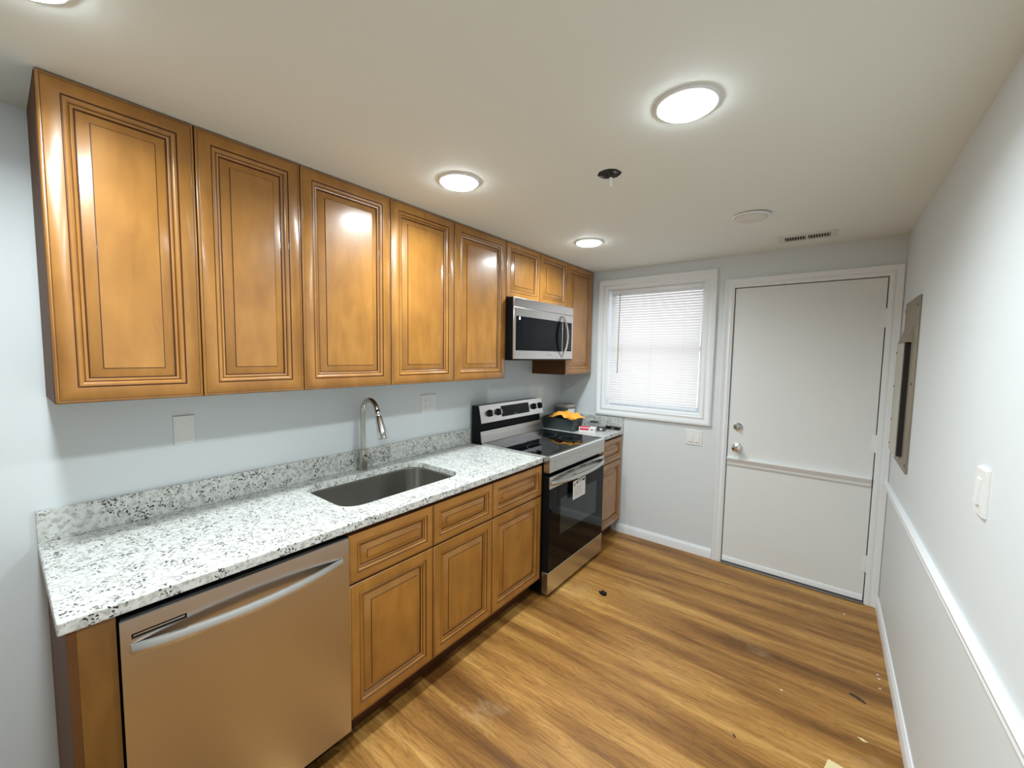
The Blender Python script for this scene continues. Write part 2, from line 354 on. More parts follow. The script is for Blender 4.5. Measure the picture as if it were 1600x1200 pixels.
def run_profile(prof, path, name, m, parent=None):
    """prof (d outward, h off the wall) carried along a 2-D path on the far wall with mitres"""
    mb = MB(); n = len(prof); pts = []
    for (px, pz), (ox, oz) in path: pts.append([(px+ox*d, L-h, pz+oz*d) for d, h in prof])
    closed = path[0] == path[-1]
    for a, b in zip(pts[:-1], pts[1:]):
        mb.add(a+b, [(i, (i+1) % n, n+(i+1) % n, n+i) for i in range(n)])
    if not closed:
        mb.add(pts[0], [tuple(range(n))]); mb.add(pts[-1], [tuple(range(n))])
    return mb.build(name, m, parent)
cas = [(0, 0), (0, 0.010), (0.004, 0.013), (0.016, 0.014), (0.022, 0.0175), (0.030, 0.0165), (0.036, 0.013), (0.052, 0.015), (0.060, 0.021), (0.072, 0.023), (0.078, 0.020), (0.080, 0.014), (0.080, 0)]
wc = [(d*1.05, h*1.15) for d, h in cas]
struct(run_profile(wc, [((WX0, WZ0), (-1, -1)), ((WX0, WZ1), (-1, 1)), ((WX1, WZ1), (1, 1)), ((WX1, WZ0), (1, -1)), ((WX0, WZ0), (-1, -1))], 'trim_1', MT['trim']))
dc = [(d*0.80, h) for d, h in cas]
dcr = run_profile(dc, [((DX0, ZF), (-1, 0)), ((DX0, DZ1), (-1, 1)), ((DX1, DZ1), (1.04, 1)), ((DX1, ZF), (1.04, 0))], 'trim_2', MT['trim']); struct(dcr)

# door: jamb niche + leaf
d1 = sthing('door_1', ((DX0+DX1)/2, L, ZF))
jm = MB(); jm.box(DX0-0.0018, DX0, L+0.001, L+0.074, ZF, DZ1); jm.box(DX1, DX1+0.0018, L+0.001, L+0.074, ZF, DZ1); jm.box(DX0-0.0018, DX1+0.0018, L+0.001, L+0.074, DZ1, DZ1+0.0018)
jm.build('jamb', MT['trim'], d1, fix=False)
LX0, LX1, LZ0, LZ1 = DX0+0.005, DX1-0.0045, ZF+0.014, DZ1-0.005
box(LX0, LX1, L+0.002, L+0.042, LZ0, LZ1).build('door_leaf', MT['door'], d1, bevel=0.0015)
box(LX0, LX1, L+0.045, L+0.07, ZF, LZ1).build('door_stop', MT['dark'], d1)
rail_prof = [(L+0.002, 0.762), (L-0.006, 0.762), (L-0.010, 0.768), (L-0.010, 0.784), (L-0.014, 0.788), (L-0.016, 0.800), (L-0.022, 0.806), (L-0.024, 0.815), (L-0.020, 0.822), (L-0.010, 0.824), (L+0.002, 0.824)]
MB().prism(rail_prof, 'x', LX0+0.002, LX1-0.003).build('moulding', MT['door'], d1)
MB().prism([(L+0.002, LZ0+0.002), (L-0.006, LZ0+0.002), (L-0.006, LZ0+0.028), (L-0.002, LZ0+0.036), (L+0.002, LZ0+0.036)], 'x', LX0+0.002, LX1-0.004).build('door_sweep', MT['trim'], d1)
kn = MB().lathe((1.491, L+0.002, 0.898), (0, -1, 0), [(0, 0.032), (0.006, 0.032), (0.010, 0.028), (0.012, 0.014), (0.030, 0.012), (0.036, 0.018), (0.044, 0.026), (0.056, 0.0285), (0.066, 0.024), (0.070, 0.012), (0.071, 0)]).build('door_knob', MT['chrome'], d1); kn['label'] = 'round satin chrome knob'
db = MB().lathe((1.489, L+0.002, 1.046), (0, -1, 0), [(0, 0.030), (0.007, 0.030), (0.013, 0.024), (0.014, 0.012), (0.015, 0)]).build('deadbolt', MT['chrome'], d1); db['label'] = 'round chrome deadbolt rosette with thumb turn'
box(1.484, 1.494, L-0.030, L-0.012, 1.034, 1.058).build('thumb_turn', MT['chrome'], db, bevel=0.002)
for z0, z1 in ((1.735, 1.847), (0.978, 1.087), (0.226, 0.330)):
    hg = MB().tube([(DX1+0.0, L-0.007, z0), (DX1+0.0, L-0.007, z1)], 0.0065, 10)
    for k in range(1, 5): hg.lathe((DX1, L-0.007, z0+(z1-z0)*k/5-0.0007), (0, 0, 1), [(0, 0.0072), (0.0014, 0.0072)], 10)
    hg.box(DX1-0.022, DX1, L-0.0015, L+0.0019, z0+0.003, z1-0.003)
    hg.build('hinge', MT['trim'], d1, fix=False)
th = box(DX0, DX1, L-0.028, L+0.044, ZF+0.0002, ZF+0.009).build('threshold', MT['alu'], d1, bevel=0.003)

# window
w1 = sthing('window_1', ((WX0+WX1)/2, L, WZ0))
rv = MB(); rv.box(WX0, WX0+0.004, L+0.0005, L+0.119, WZ0, WZ1).box(WX1-0.004, WX1, L+0.0005, L+0.119, WZ0, WZ1).box(WX0, WX1, L+0.0005, L+0.119, WZ0, WZ0+0.004).box(WX0, WX1, L+0.0005, L+0.119, WZ1-0.004, WZ1)
rv.build('reveal', MT['trim'], w1, fix=False)
sf = MB()
for a, b, c, d in ((WX0+0.004, WX0+0.034, WZ0+0.004, WZ1-0.004), (WX1-0.034, WX1-0.004, WZ0+0.004, WZ1-0.004), (WX0+0.034, WX1-0.034, WZ0+0.004, WZ0+0.04), (WX0+0.034, WX1-0.034, WZ1-0.04, WZ1-0.004), (WX0+0.034, WX1-0.034, 1.59, 1.625)):
    sf.box(a, b, L+0.072, L+0.105, c, d)
sf.build('sash', MT['trim'], w1, fix=False)
box(WX0+0.03, WX1-0.03, L+0.087, L+0.091, WZ0+0.03, WZ1-0.03).build('pane', MT['glass'], w1)

# baseboards, chair rail
bbp = [(0, ZF), (0.013, ZF), (0.013, ZF+0.055), (0.010, ZF+0.062), (0.007, ZF+0.066), (0.006, ZF+0.072), (0, ZF+0.072)]
struct(MB().prism([(L-h, z) for h, z in bbp], 'x', BF-0.03, DX0-0.066).build('baseboard_far', MT['trim']))
struct(MB().prism([(W-h, z) for h, z in bbp], 'y', YN, L-0.016).build('baseboard_right', MT['trim']))
struct(MB().prism([(h, z) for h, z in bbp], 'y', YN, -0.15).build('baseboard_left', MT['trim']))
cr = [(0, 0), (0.007, 0.002), (0.008, 0.018), (0.012, 0.024), (0.016, 0.030), (0.014, 0.040), (0.019, 0.048), (0.020, 0.056), (0.014, 0.060), (0, 0.061)]
mb = MB(); zb = lambda y: 0.751+(L-y)*0.030
a = [(W-h, L-0.006, zb(L)+z) for h, z in cr]; b = [(W-h, YN, zb(YN)+z) for h, z in cr]; n = len(cr)
mb.add(a+b, [(i, (i+1) % n, n+(i+1) % n, n+i) for i in range(n)]); mb.add(a, [tuple(range(n))]); mb.add(b, [tuple(range(n))])
struct(mb.build('trim_3', MT['trim']))

# ------------------------------------------------------------------ cabinet doors
PROFILE = [  # inset, depth off the face, material of the strip leading to it
    (0.0, -0.019, 1), (0.0, -0.003, 1), (0.0025, -0.0005, 0), (0.0060, 0.0, 0), (0.0078, -0.0010, 1), (0.0090, 0.0, 0), (0.042, 0.0, 0),
    (0.0436, -0.0026, 1), (0.0452, -0.0026, 1), (0.047, -0.0008, 0), (0.051, -0.0010, 0), (0.0545, -0.0034, 0), (0.0572, -0.0068, 0),
    (0.0590, -0.0090, 1), (0.0604, -0.0080, 0), (0.0640, -0.0086, 0), (0.0662, -0.0110, 0), (0.0684, -0.0148, 1), (0.0705, -0.0148, 1)]
def raised_door(name, y0, y1, z0, z1, xf, parent, s=1.0, horiz=False):
    wood = MT['mapleh'] if horiz else MT['maple']
    mb = MB(); rings = []
    for d, h, _ in PROFILE:
        q = d*s; rings.append([(xf+h, y0+q, z0+q), (xf+h, y1-q, z0+q), (xf+h, y1-q, z1-q), (xf+h, y0+q, z1-q)])
    mb.add(rings[0], [(3, 2, 1, 0)])
    for i in range(len(rings)-1):
        mb.add(rings[i]+rings[i+1], [(k, (k+1) % 4, 4+(k+1) % 4, 4+k) for k in range(4)], PROFILE[i+1][2])
    d = mb.build(name, [wood, MT['glaze_shade']], parent)
    q0 = 0.0703*s; bw = 0.026*s; mc = MB(); rr = []
    for q, h, mi in ((q0, -0.0165, 0), (q0, -0.0142, 0), (q0+bw*0.95, -0.0034, 0), (q0+bw+0.0006, -0.0034, 1), (q0+bw+0.0010, -0.0012, 0)):
        rr.append([(xf+h, y0+q, z0+q), (xf+h, y1-q, z0+q), (xf+h, y1-q, z1-q), (xf+h, y0+q, z1-q)])
    mis = [0, 0, 1, 1]
    for i in range(4): mc.add(rr[i]+rr[i+1], [(k, (k+1) % 4, 4+(k+1) % 4, 4+k) for k in range(4)], mis[i])
    mc.add(rr[-1], [(0, 1, 2, 3)])
    mc.build('raised_panel', [wood, MT['glaze_shade']], d)
    return d

G = 0.0018
def upper(y0, y1, splits, z0, z1, label, far_end=None):
    t = thing('wall_cabinet', label, 'cabinet', (0.0, (y0+y1)/2, z0), 'upper cabinets')
    ye = far_end or y1
    fr = box(0.001, UD-0.021, y0+0.0004, ye-0.0004, z0, z1-0.0005).build('body', [MT['side']], t, bevel=0.001)
    for a, b in zip(splits[:-1], splits[1:]):
        raised_door('door', a+G, b-G, z0+0.003, z1-0.004, UD, t, s=1.0 if (z1-z0) > 0.5 else 0.82)
    return t
upper(-0.1018, 0.5658, [-0.1018, 0.2326, 0.5658], UB, H, 'tall two-door maple wall cabinet at the left end, nearest the camera')
upper(0.5658, 1.3936, [0.5658, 0.9789, 1.3936], UB, H, 'wide two-door maple wall cabinet above the sink and faucet')
upper(1.3936, YR, [1.3936, YR], UB, H, 'tall one-door maple wall cabinet directly left of the microwave')
upper(YR, YR2, [YR, (YR+YR2)/2, YR2], 1.909, H, 'short two-door maple wall cabinet on top of the microwave')
upper(YR2, L-0.004, [YR2, 3.050], UB, H, 'one-door maple wall cabinet in the far corner beside the window', far_end=L-0.002)

def base_cab(y0, y1, splits, label, far_end=None):
    t = thing('base_cabinet', label, 'cabinet', (0.3, (y0+y1)/2, ZF), 'base cabinets')
    ye = far_end or y1
    bb = MB(); a_, b_, zt_ = y0+0.0004, ye-0.0004, CT-SLAB-0.001; xf_ = BF-0.0205
    bb.box(0.002, xf_-0.0202, a_, a_+0.018, 0.125, zt_).box(0.002, xf_-0.0202, b_-0.018, b_, 0.125, zt_).box(0.002, xf_-0.0202, a_+0.018, b_-0.018, 0.125, 0.143).box(0.002, 0.010, a_+0.018, b_-0.018, 0.143, zt_)
    bb.build('carcass', MT['side'], t, fix=False)
    box(xf_-0.020, xf_, a_, b_, 0.125, zt_).build('face_frame', MT['glaze_shade'], t)  # frame coloured near-black, painting the shade in the gaps around the fronts
    box(0.002, BF-0.085, y0+0.001, ye-0.001, ZF+0.0005, 0.1248).build('toe_kick', MT['glaze_shade'], t)  # shade of the recess put into the toe kick colour
    for a, b in zip(splits[:-1], splits[1:]):
        raised_door('drawer', a+G, b-G, 0.6795, 0.8655, BF, t, s=0.80, horiz=True)
        raised_door('door', a+G, b-G, 0.146, 0.6735, BF, t, s=0.95)
    return t
base_cab(0.568, 1.3825, [0.568, 0.9757, 1.3825], 'two-door two-drawer maple base cabinet under the sink')
base_cab(1.3825, YR-0.004, [1.3825, YR-0.006], 'narrow maple base cabinet left of the electric range')
base_cab(YR2+0.003, L-0.004, [YR2+0.004, 3.058], 'maple base cabinet right of the range in the far corner', far_end=L-0.002)
# filler at the left end
t = thing('end_panel', 'narrow maple end panel left of the dishwasher under the counter', 'panel', (0.3, -0.085, ZF))
box(0.002, BF-0.004, -0.128, -0.1125, ZF+0.0005, CT-SLAB-0.001).build('side_panel', MT['side'], t, bevel=0.001)
box(BF-0.024, BF-0.006, -0.1122, -0.0445, ZF+0.0005, CT-SLAB-0.001).build('filler', MT['mapled'], t, bevel=0.001)  # filler uses the maple colours scaled darker

# ------------------------------------------------------------------ worktops
SX0, SX1, SY0, SY1 = 0.100, 0.498, 0.640, 1.292
o = holed([(0.0005, -0.1415), (CD, -0.1415), (CD, YR-0.0015), (0.0005, YR-0.0015)], [list(reversed(rrect(SX0, SX1, SY0, SY1, 0.085, 10)))], CT-SLAB, CT, 'countertop', MT['granite'], bevel=0.003)
tag(o, 'long speckled white granite countertop with the sink cut into it', 'countertop')
tag(box(0.0005, 0.0205, -0.1415, YR-0.0015, CT+0.0002, CT+0.1016).build('backsplash', MT['granite'], bevel=0.0015), 'long low granite backsplash strip on the wall behind the sink', 'backsplash')
tag(box(0.0005, CD, YR2+0.0015, L-0.0005, CT-SLAB, CT).build('countertop', MT['granite'], bevel=0.003), 'small granite countertop right of the range, with tools and boxes on it', 'countertop')
tag(box(0.0005, 0.0205, YR2+0.0015, L-0.021, CT+0.0002, CT+0.1016).build('backsplash', MT['granite'], bevel=0.0015), 'short granite backsplash strip on the left wall behind the dark tub', 'backsplash')
tag(box(0.0005, CD-0.001, L-0.0205, L-0.0005, CT+0.0002, CT+0.1016).build('backsplash', MT['granite'], bevel=0.0015), 'granite side splash on the far wall under the window', 'backsplash')

# sink
t = thing('sink', 'single-bowl undermount stainless steel sink in the long countertop', 'sink', ((SX0+SX1)/2, (SY0+SY1)/2, CT-0.23))
mb = MB(); lev = []
zt = CT-SLAB-0.0005
for dx, z, r in ((-0.012, zt, 0.09), (0.002, zt, 0.088), (0.004, zt-0.01, 0.086), (0.012, zt-0.165, 0.080), (0.022, zt-0.185, 0.072), (0.045, zt-0.195, 0.055)):
    lev.append([(x, y, z) for x, y in rrect(SX0+dx, SX1-dx, SY0+dx, SY1-dx, r, 10)])
n = len(lev[0])
for a, b in zip(lev[:-1], lev[1:]): mb.add(a+b, [(i, (i+1) % n, n+(i+1) % n, n+i) for i in range(n)], 0, True)
mb.add(lev[-1], [tuple(range(n))])
sk = mb.build('basin', MT['sink'], t)
MB().lathe(((SX0+SX1)/2-0.05, (SY0+SY1)/2, zt-0.1948), (0, 0, 1), [(0, 0.052), (0.002, 0.05), (0.001, 0.038), (-0.0, 0.0)]).build('drain', MT['chrome'], t)

# faucet
FY = 0.990
t = thing('faucet', 'tall brushed nickel gooseneck kitchen faucet with pull-down sprayer behind the sink', 'faucet', (0.052, FY, CT))
MB().lathe((0.052, FY, CT+0.0003), (0, 0, 1), [(0, 0.0265), (0.004, 0.0265), (0.006, 0.0235), (0.045, 0.0228), (0.105, 0.0215), (0.112, 0.0195), (0.114, 0.012)]).build('faucet_body', MT['nickel'], t)
path = [(0.052, FY, CT+0.112), (0.052, FY, 1.10), (0.052, FY, 1.18), (0.052, FY, 1.228)]
rr_ = 0.067
for k in range(1, 15):
    a = PI - k*(PI-0.30)/14; path.append((0.052+rr_+rr_*math.cos(a), FY, 1.228+rr_*math.sin(a)))
MB().tube(path, 0.0122, 20).build('gooseneck', MT['nickel'], t)
e = Vector(path[-1]); dr = Vector((0.36, 0, -0.93)).normalized()
MB().lathe(e, dr, [(-0.002, 0.0128), (0.0, 0.0142), (0.026, 0.0146), (0.030, 0.0135), (0.034, 0.0150), (0.060, 0.0185), (0.110, 0.0240), (0.140, 0.0262), (0.148, 0.0250), (0.150, 0.020), (0.150, 0)]).build('spray_head', MT['chrome'], t)
bp = e + dr*0.07 + Vector((-0.019, 0, -0.006))
MB().lathe(bp, Vector((-1, 0, -0.35)), [(-0.004, 0.006), (0.003, 0.006), (0.004, 0.004)], 12).build('spray_button', MT['bplast'], t)
hb_ = MB().tube([(0.058, FY, 0.984), (0.122, FY+0.003, 0.973)], 0.0180, 24).build('handle_hub', MT['nickel'], t)
MB().tube([(0.1222, FY+0.003, 0.973), (0.128, FY+0.0033, 0.972)], [0.0186, 0.0170], 24).build('hub_cap', MT['grey'], t)
MB().tube([(0.098, FY, 0.993), (0.099, FY, 1.012), (0.096, FY, 1.040)], [0.0065, 0.0058, 0.0050], 12).build('lever', MT['nickel'], t)

# ------------------------------------------------------------------ dishwasher
DY0, DY1, DXF = -0.0405, 0.5655, 0.640
t = thing('dishwasher', 'stainless steel dishwasher with a curved bar handle under the left counter', 'dishwasher', (0.33, (DY0+DY1)/2, ZF))
box(0.05, 0.600, DY0+0.004, DY1-0.004, 0.10, 0.868).build('tub', MT['bmetal'], t)
box(0.6002, 0.632, DY0+0.002, DY1-0.002, 0.846, 0.8680).build('control_strip', MT['bplast'], t, bevel=0.002)
# front skin with a pocket slot
mb = MB(); sy0, sy1, sz0, sz1 = -0.020, 0.092, 0.811, 0.825
fz0, fz1 = 0.115, 0.864
fx = DXF
ys = [DY0, sy0, sy1, DY1]; zs = [fz0, sz0, sz1, fz1]
for i in range(3):
    for j in range(3):
        if i == 1 and j == 1: continue
        mb.add([(fx, ys[i], zs[j]), (fx, ys[i+1], zs[j]), (fx, ys[i+1], zs[j+1]), (fx, ys[i], zs[j+1])], [(0, 1, 2, 3)])
for (a, b), (c, d) in (((DY0, fz0), (DY1, fz0)), ((DY1, fz0), (DY1, fz1)), ((DY1, fz1), (DY0, fz1)), ((DY0, fz1), (DY0, fz0))):
    mb.add([(fx, a, b), (fx, c, d), (0.6325, c, d), (0.6325, a, b)], [(3, 2, 1, 0)])
for (a, b), (c, d) in (((sy0, sz0), (sy1, sz0)), ((sy1, sz0), (sy1, sz1)), ((sy1, sz1), (sy0, sz1)), ((sy0, sz1), (sy0, sz0))):
    mb.add([(fx, a, b), (fx, c, d), (0.6340, c, d), (0.6340, a, b)], [(0, 1, 2, 3)])
fp = mb.build('front_panel', MT['dwsteel'], t)
sl = box(0.6325, 0.6345, sy0, sy1, sz0, sz1).build('badge_slot', MT['bmetal'], t); sl['label'] = 'narrow dark slot above the left end of the handle'
box(0.6345, 0.6372, sy0+0.004, sy1-0.004, 0.8163, 0.8195).build('slot_bar', MT['steel'], sl)
mb = MB(); N = 28; rings = []
hy0, hy1 = -0.022, 0.540
for k in range(N+1):
    u = k/N; y = hy0+(hy1-hy0)*u; bow = math.sin(PI*u)**0.75*0.044 if 0 < u < 1 else 0
    xo = DXF+0.006+bow; tk = 0.012
    zc = 0.7855
    rings.append([(xo-tk if bow > 0.006 else DXF+0.0002, y, zc-0.0125), (xo-0.001, y, zc-0.0135), (xo+0.001, y, zc+0.002), (xo-0.004, y, zc+0.0135), (xo-tk if bow > 0.006 else DXF+0.0002, y, zc+0.0135)])
nn = 5; v = [p for r in rings for p in r]
mb.add(v, [(i*nn+k, i*nn+(k+1) % nn, (i+1)*nn+(k+1) % nn, (i+1)*nn+k) for i in range(N) for k in range(nn)], 0, True)
mb.add(rings[0], [tuple(range(nn))]); mb.add(rings[-1], [tuple(range(nn))])
h = mb.build('handle', MT['nickels'], t); h['label'] = 'long bowed steel bar handle'
box(0.10, 0.56, DY0+0.01, DY1-0.01, ZF+0.0005, 0.0998).build('toe_kick', MT['bmetal'], t)

# ------------------------------------------------------------------ range
RX = 0.682; ry0, ry1 = YR+0.0015, YR2-0.0015
t = thing('electric_range', 'freestanding stainless and black electric range with glass cooktop and four knobs', 'range', (0.35, (ry0+ry1)/2, ZF))
box(0.03, 0.636, ry0+0.001, ry1-0.001, 0.045, 0.905).build('body', MT['bmetal'], t)
ck = box(0.118, 0.655, ry0+0.004, ry1-0.004, 0.9052, 0.9245).build('cooktop', MT['cglass'], t, bevel=0.002); ck['label'] = 'black glass cooktop'
for cy, cx, r in ((2.04, 0.50, 0.105), (2.42, 0.50, 0.085), (2.05, 0.26, 0.075), (2.42, 0.26, 0.095)):
    mb = MB(); seg = 48
    a = [(cx+r*math.cos(2*PI*k/seg), cy+r*math.sin(2*PI*k/seg), 0.9247) for k in range(seg)]; b = [(cx+(r-0.0012)*math.cos(2*PI*k/seg), cy+(r-0.0012)*math.sin(2*PI*k/seg), 0.9247) for k in range(seg)]
    mb.add(a+b, [(k, (k+1) % seg, seg+(k+1) % seg, seg+k) for k in range(seg)]); mb.build('burner_ring', MT['grey'], ck, fix=False)
# stainless side rails + front band
MB().prism([(0.655, 0.9252), (0.676, 0.9252), (RX, 0.920), (RX, 0.8915), (0.6364, 0.8915), (0.6364, 0.9045), (0.655, 0.9045)], 'y', ry0, ry1).build('front_trim', MT['steel'], t)
for a in (ry0, ry1-0.0038): box(0.125, 0.6548, a, a+0.0038, 0.9055, 0.9256).build('side_trim', MT['steel'], t)
box(0.6364, RX-0.002, ry0+0.001, ry1-0.001, 0.822, 0.8905).build('fascia', MT['steel'], t, bevel=0.0015)
fr = MB()
for a, b, c, d in ((1.912, 2.562, 0.881, 0.882), (1.912, 2.562, 0.835, 0.836), (1.912, 1.9132, 0.835, 0.882), (2.5608, 2.562, 0.835, 0.882)): fr.box(RX-0.0022, RX-0.0015, a, b, c, d)
fr.build('fascia_line', MT['grey'], t, fix=False)
# oven door
dr_ = box(0.6364, RX-0.004, ry0+0.002, ry1-0.002, 0.192, 0.796).build('oven_door', MT['bmetal'], t, bevel=0.002)
box(RX-0.0038, RX-0.0006, ry0+0.003, ry1-0.003, 0.196, 0.7205).build('door_glass', MT['bglass'], dr_, bevel=0.001)
wn = box(RX-0.0005, RX-0.0001, 1.985, 2.490, 0.395, 0.632).build('oven_window', MT['owin'], dr_); wn['label'] = 'paler rectangular oven window'
box(RX-0.0038, RX, ry0+0.002, ry1-0.002, 0.7208, 0.7965).build('door_strip', MT['steel'], dr_, bevel=0.001)
for a, b, z in ((2.060, 2.150, 0.779), (2.060, 2.150, 0.786), (2.225, 2.315, 0.779), (2.225, 2.315, 0.786), (1.955, 1.995, 0.782), (2.395, 2.44, 0.782)):
    box(RX+0.0001, RX+0.0006, a, b, z, z+0.0035).build('vent_slot', MT['ink'], dr_)
mb = MB(); N = 28; rings = []; hy0, hy1 = ry0+0.012, ry1-0.012
for k in range(N+1):
    u = k/N; y = hy0+(hy1-hy0)*u; bow = math.sin(PI*u)**0.6*0.050 if 0 < u < 1 else 0
    xo = RX+0.008+bow; tk = 0.013; zc = 0.757
    xi = xo-tk if bow > 0.008 else RX+0.0003
    rings.append([(xi, y, zc-0.013), (xo-0.002, y, zc-0.013), (xo, y, zc-0.009), (xo, y, zc+0.009), (xo-0.002, y, zc+0.013), (xi, y, zc+0.013)])
nn = 6; v = [p for r in rings for p in r]
mb.add(v, [(i*nn+k, i*nn+(k+1) % nn, (i+1)*nn+(k+1) % nn, (i+1)*nn+k) for i in range(N) for k in range(nn)], 0, False)
mb.add(rings[0], [tuple(range(nn))]); mb.add(rings[-1], [tuple(range(nn))])
mb.build('oven_handle', MT['nickels'], dr_)
# storage drawer
box(0.6364, RX, ry0+0.002, ry1-0.002, 0.050, 0.1885).build('storage_drawer', MT['steel'], t, bevel=0.002)
for fy in (ry0+0.05, ry1-0.05):
    for fx_ in (0.08, 0.60): MB().lathe((fx_, fy, ZF+0.0003), (0, 0, 1), [(0, 0.018), (0.006, 0.018), (0.008, 0.010), (0.0225, 0.010)], 12).build('foot', MT['bplast'], t)
# backguard
bg = MB().prism([(0.028, 0.906), (0.116, 0.906), (0.106, 1.001), (0.088, 1.008), (0.088, 1.050), (0.118, 1.062), (0.093, 1.180), (0.028, 1.180)], 'y', ry0+0.001, ry1-0.001).build('backguard', MT['bmetal'], t)
MB().prism([(0.1165, 0.926), (0.1255, 0.926), (0.1110, 1.003), (0.1070, 1.003)], 'y', ry0+0.002, ry1-0.002).build('lower_strip', MT['steel'], bg)
MB().prism([(0.1185, 1.060), (0.1225, 1.062), (0.0975, 1.183), (0.0900, 1.184), (0.0900, 1.1808), (0.0935, 1.1805)], 'y', ry0, ry1).build('control_panel', MT['steel'], bg)
nrm = Vector((0.979, 0, 0.205)).normalized()
def cp(y, z, off=0): # point on control face
    u = (z-1.062)/(1.183-1.062); return Vector((0.1225-0.025*u, y, z)) + nrm*off
dsp = [cp(2.075, 1.086, .0003), cp(2.418, 1.086, .0003), cp(2.418, 1.163, .0003), cp(2.075, 1.163, .0003)]
mb = MB(); mb.add([p for p in dsp]+[p+nrm*0.0015 for p in dsp], [(3, 2, 1, 0), (4, 5, 6, 7)]+[(k, (k+1) % 4, 4+(k+1) % 4, 4+k) for k in range(4)])
dpo = mb.build('display', MT['bglass'], bg)
yv = Vector((0, 1, 0)); upv = nrm.cross(yv)
mt = Matrix((yv, upv*1.0, nrm)).transposed().to_4x4(); mt.translation = cp(2.24, 1.094, 0.0022)
text_mesh('lettering', 'SAMSUNG', 0.010, mt, MT['grey'], dpo)
for ky in (1.945, 2.038, 2.483, 2.570):
    c = cp(ky, 1.124, 0.0002)
    k = MB().lathe(c, nrm, [(0, 0.0255), (0.006, 0.0255), (0.008, 0.0225), (0.026, 0.0205), (0.028, 0.019), (0.028, 0)]).build('knob', MT['bplast'], bg)
    kb = MB(); 
    base = c + nrm*0.0278
    q = [base + upv*a_ + yv*b_ + nrm*c_ for c_ in (0, 0.008) for a_, b_ in ((-0.017, -0.005), (-0.017, 0.005), (0.017, 0.005), (0.017, -0.005))]
    kb.add(q, [(0, 1, 2, 3), (7, 6, 5, 4)]+[(i, (i+1) % 4, 4+(i+1) % 4, 4+i) for i in range(4)])
    kb.build('grip', MT['steel'], k, bevel=0.001)
# energy tag taped to the handle
tg = thing('hanging_tag', 'white printed paper tag hanging from the oven handle', 'tag', (RX+0.0205, 2.19, 0.72))
XT = RX+0.0205
box(XT, XT+0.0006, 2.105, 2.275, 0.590, 0.715).build('paper', MT['paper'], tg)
box(XT+0.0007, XT+0.0014, 2.172, 2.212, 0.700, 0.7425).build('tape', MT['tape'], tg)
for q in ((2.228, 2.268, 0.694, 0.706), (2.150, 2.168, 0.690, 0.706), (2.118, 2.130, 0.680, 0.696)): box(XT+0.0007, XT+0.001, *q).build('print_block', MT['ink'], tg)
pr = MB()
for k in range(9): pr.box(XT+0.0007, XT+0.0009, 2.122, 2.258-random.random()*0.05, 0.668-k*0.0075, 0.6695-k*0.0075)
pr.build('fine_print', MT['greyink'], tg, fix=False)

# ------------------------------------------------------------------ microwave
t = thing('microwave', 'stainless over-the-range microwave with a curved vertical handle', 'microwave', (0.19, (YR+YR2)/2, 1.511))
my0, my1, MX = YR+0.003, YR2-0.004, 0.3875
box(0.002, 0.378, my0, my1, 1.505, 1.9075).build('body', MT['bmetal'], t, bevel=0.002)
box(0.3782, MX-0.002, my0, my1, 1.8475, 1.9072).build('top_strip', MT['steel'], t, bevel=0.0015)
dy1 = 2.452
mdr = box(0.3782, MX, my0, dy1-0.001, 1.512, 1.8455).build('door', MT['steel'], t, bevel=0.002)
box(MX+0.0001, MX+0.0016, 1.873, 2.442, 1.568, 1.790).build('window', MT['bglass'], mdr, bevel=0.0006)
sidep = box(0.3782, MX, dy1+0.001, my1, 1.512, 1.8455).build('control_side', MT['steel'], t, bevel=0.002)
kp = box(MX+0.0001, MX+0.0016, 2.458, 2.583, 1.572, 1.790).build('keypad', MT['bglass'], sidep, bevel=0.0006)
kk = MB()
for r in range(9):
    for c in range(3): kk.box(MX+0.0017, MX+0.0019, 2.487+c*0.030, 2.499+c*0.030, 1.592+r*0.018, 1.595+r*0.018)
kk.build('key_marks', MT['grey'], kp, fix=False)
mb = MB(); N = 26; rings = []
for k in range(N+1):
    u = k/N; z = 1.524+(1.832-1.524)*u; bow = math.sin(PI*u)**0.7*0.046 if 0 < u < 1 else 0
    xo = MX+0.010+bow; xi = xo-0.012 if bow > 0.006 else MX+0.0003; yc = 2.438
    rings.append([(xi, yc-0.012, z), (xo-0.004, yc-0.014, z), (xo, yc-0.006, z), (xo, yc+0.006, z), (xo-0.004, yc+0.014, z), (xi, yc+0.012, z)])
nn = 6; v = [p for r in rings for p in r]
mb.add(v, [(i*nn+k, i*nn+(k+1) % nn, (i+1)*nn+(k+1) % nn, (i+1)*nn+k) for i in range(N) for k in range(nn)], 0, True)
mb.add(rings[0], [tuple(range(nn))]); mb.add(rings[-1], [tuple(range(nn))])
mb.build('handle', MT['nickels'], mdr)
mt = Matrix(((0, 0, 1), (1, 0, 0), (0, 1, 0))).to_4x4(); mt.translation = (MX+0.0003, 2.275, 1.541)
text_mesh('lettering', 'SAMSUNG', 0.0165, mt, MT['greyink'], mdr)
st = MB().box(MX+0.0017, MX+0.0020, 1.902, 1.918, 1.766, 1.786).build('sticker', MT['paper'], mdr); st['label'] = 'small white sticker'
grl = MB().box(0.03, 0.34, my0+0.02, my1-0.02, 1.5025, 1.5049); grl.build('underside_grille', MT['bplast'], t)

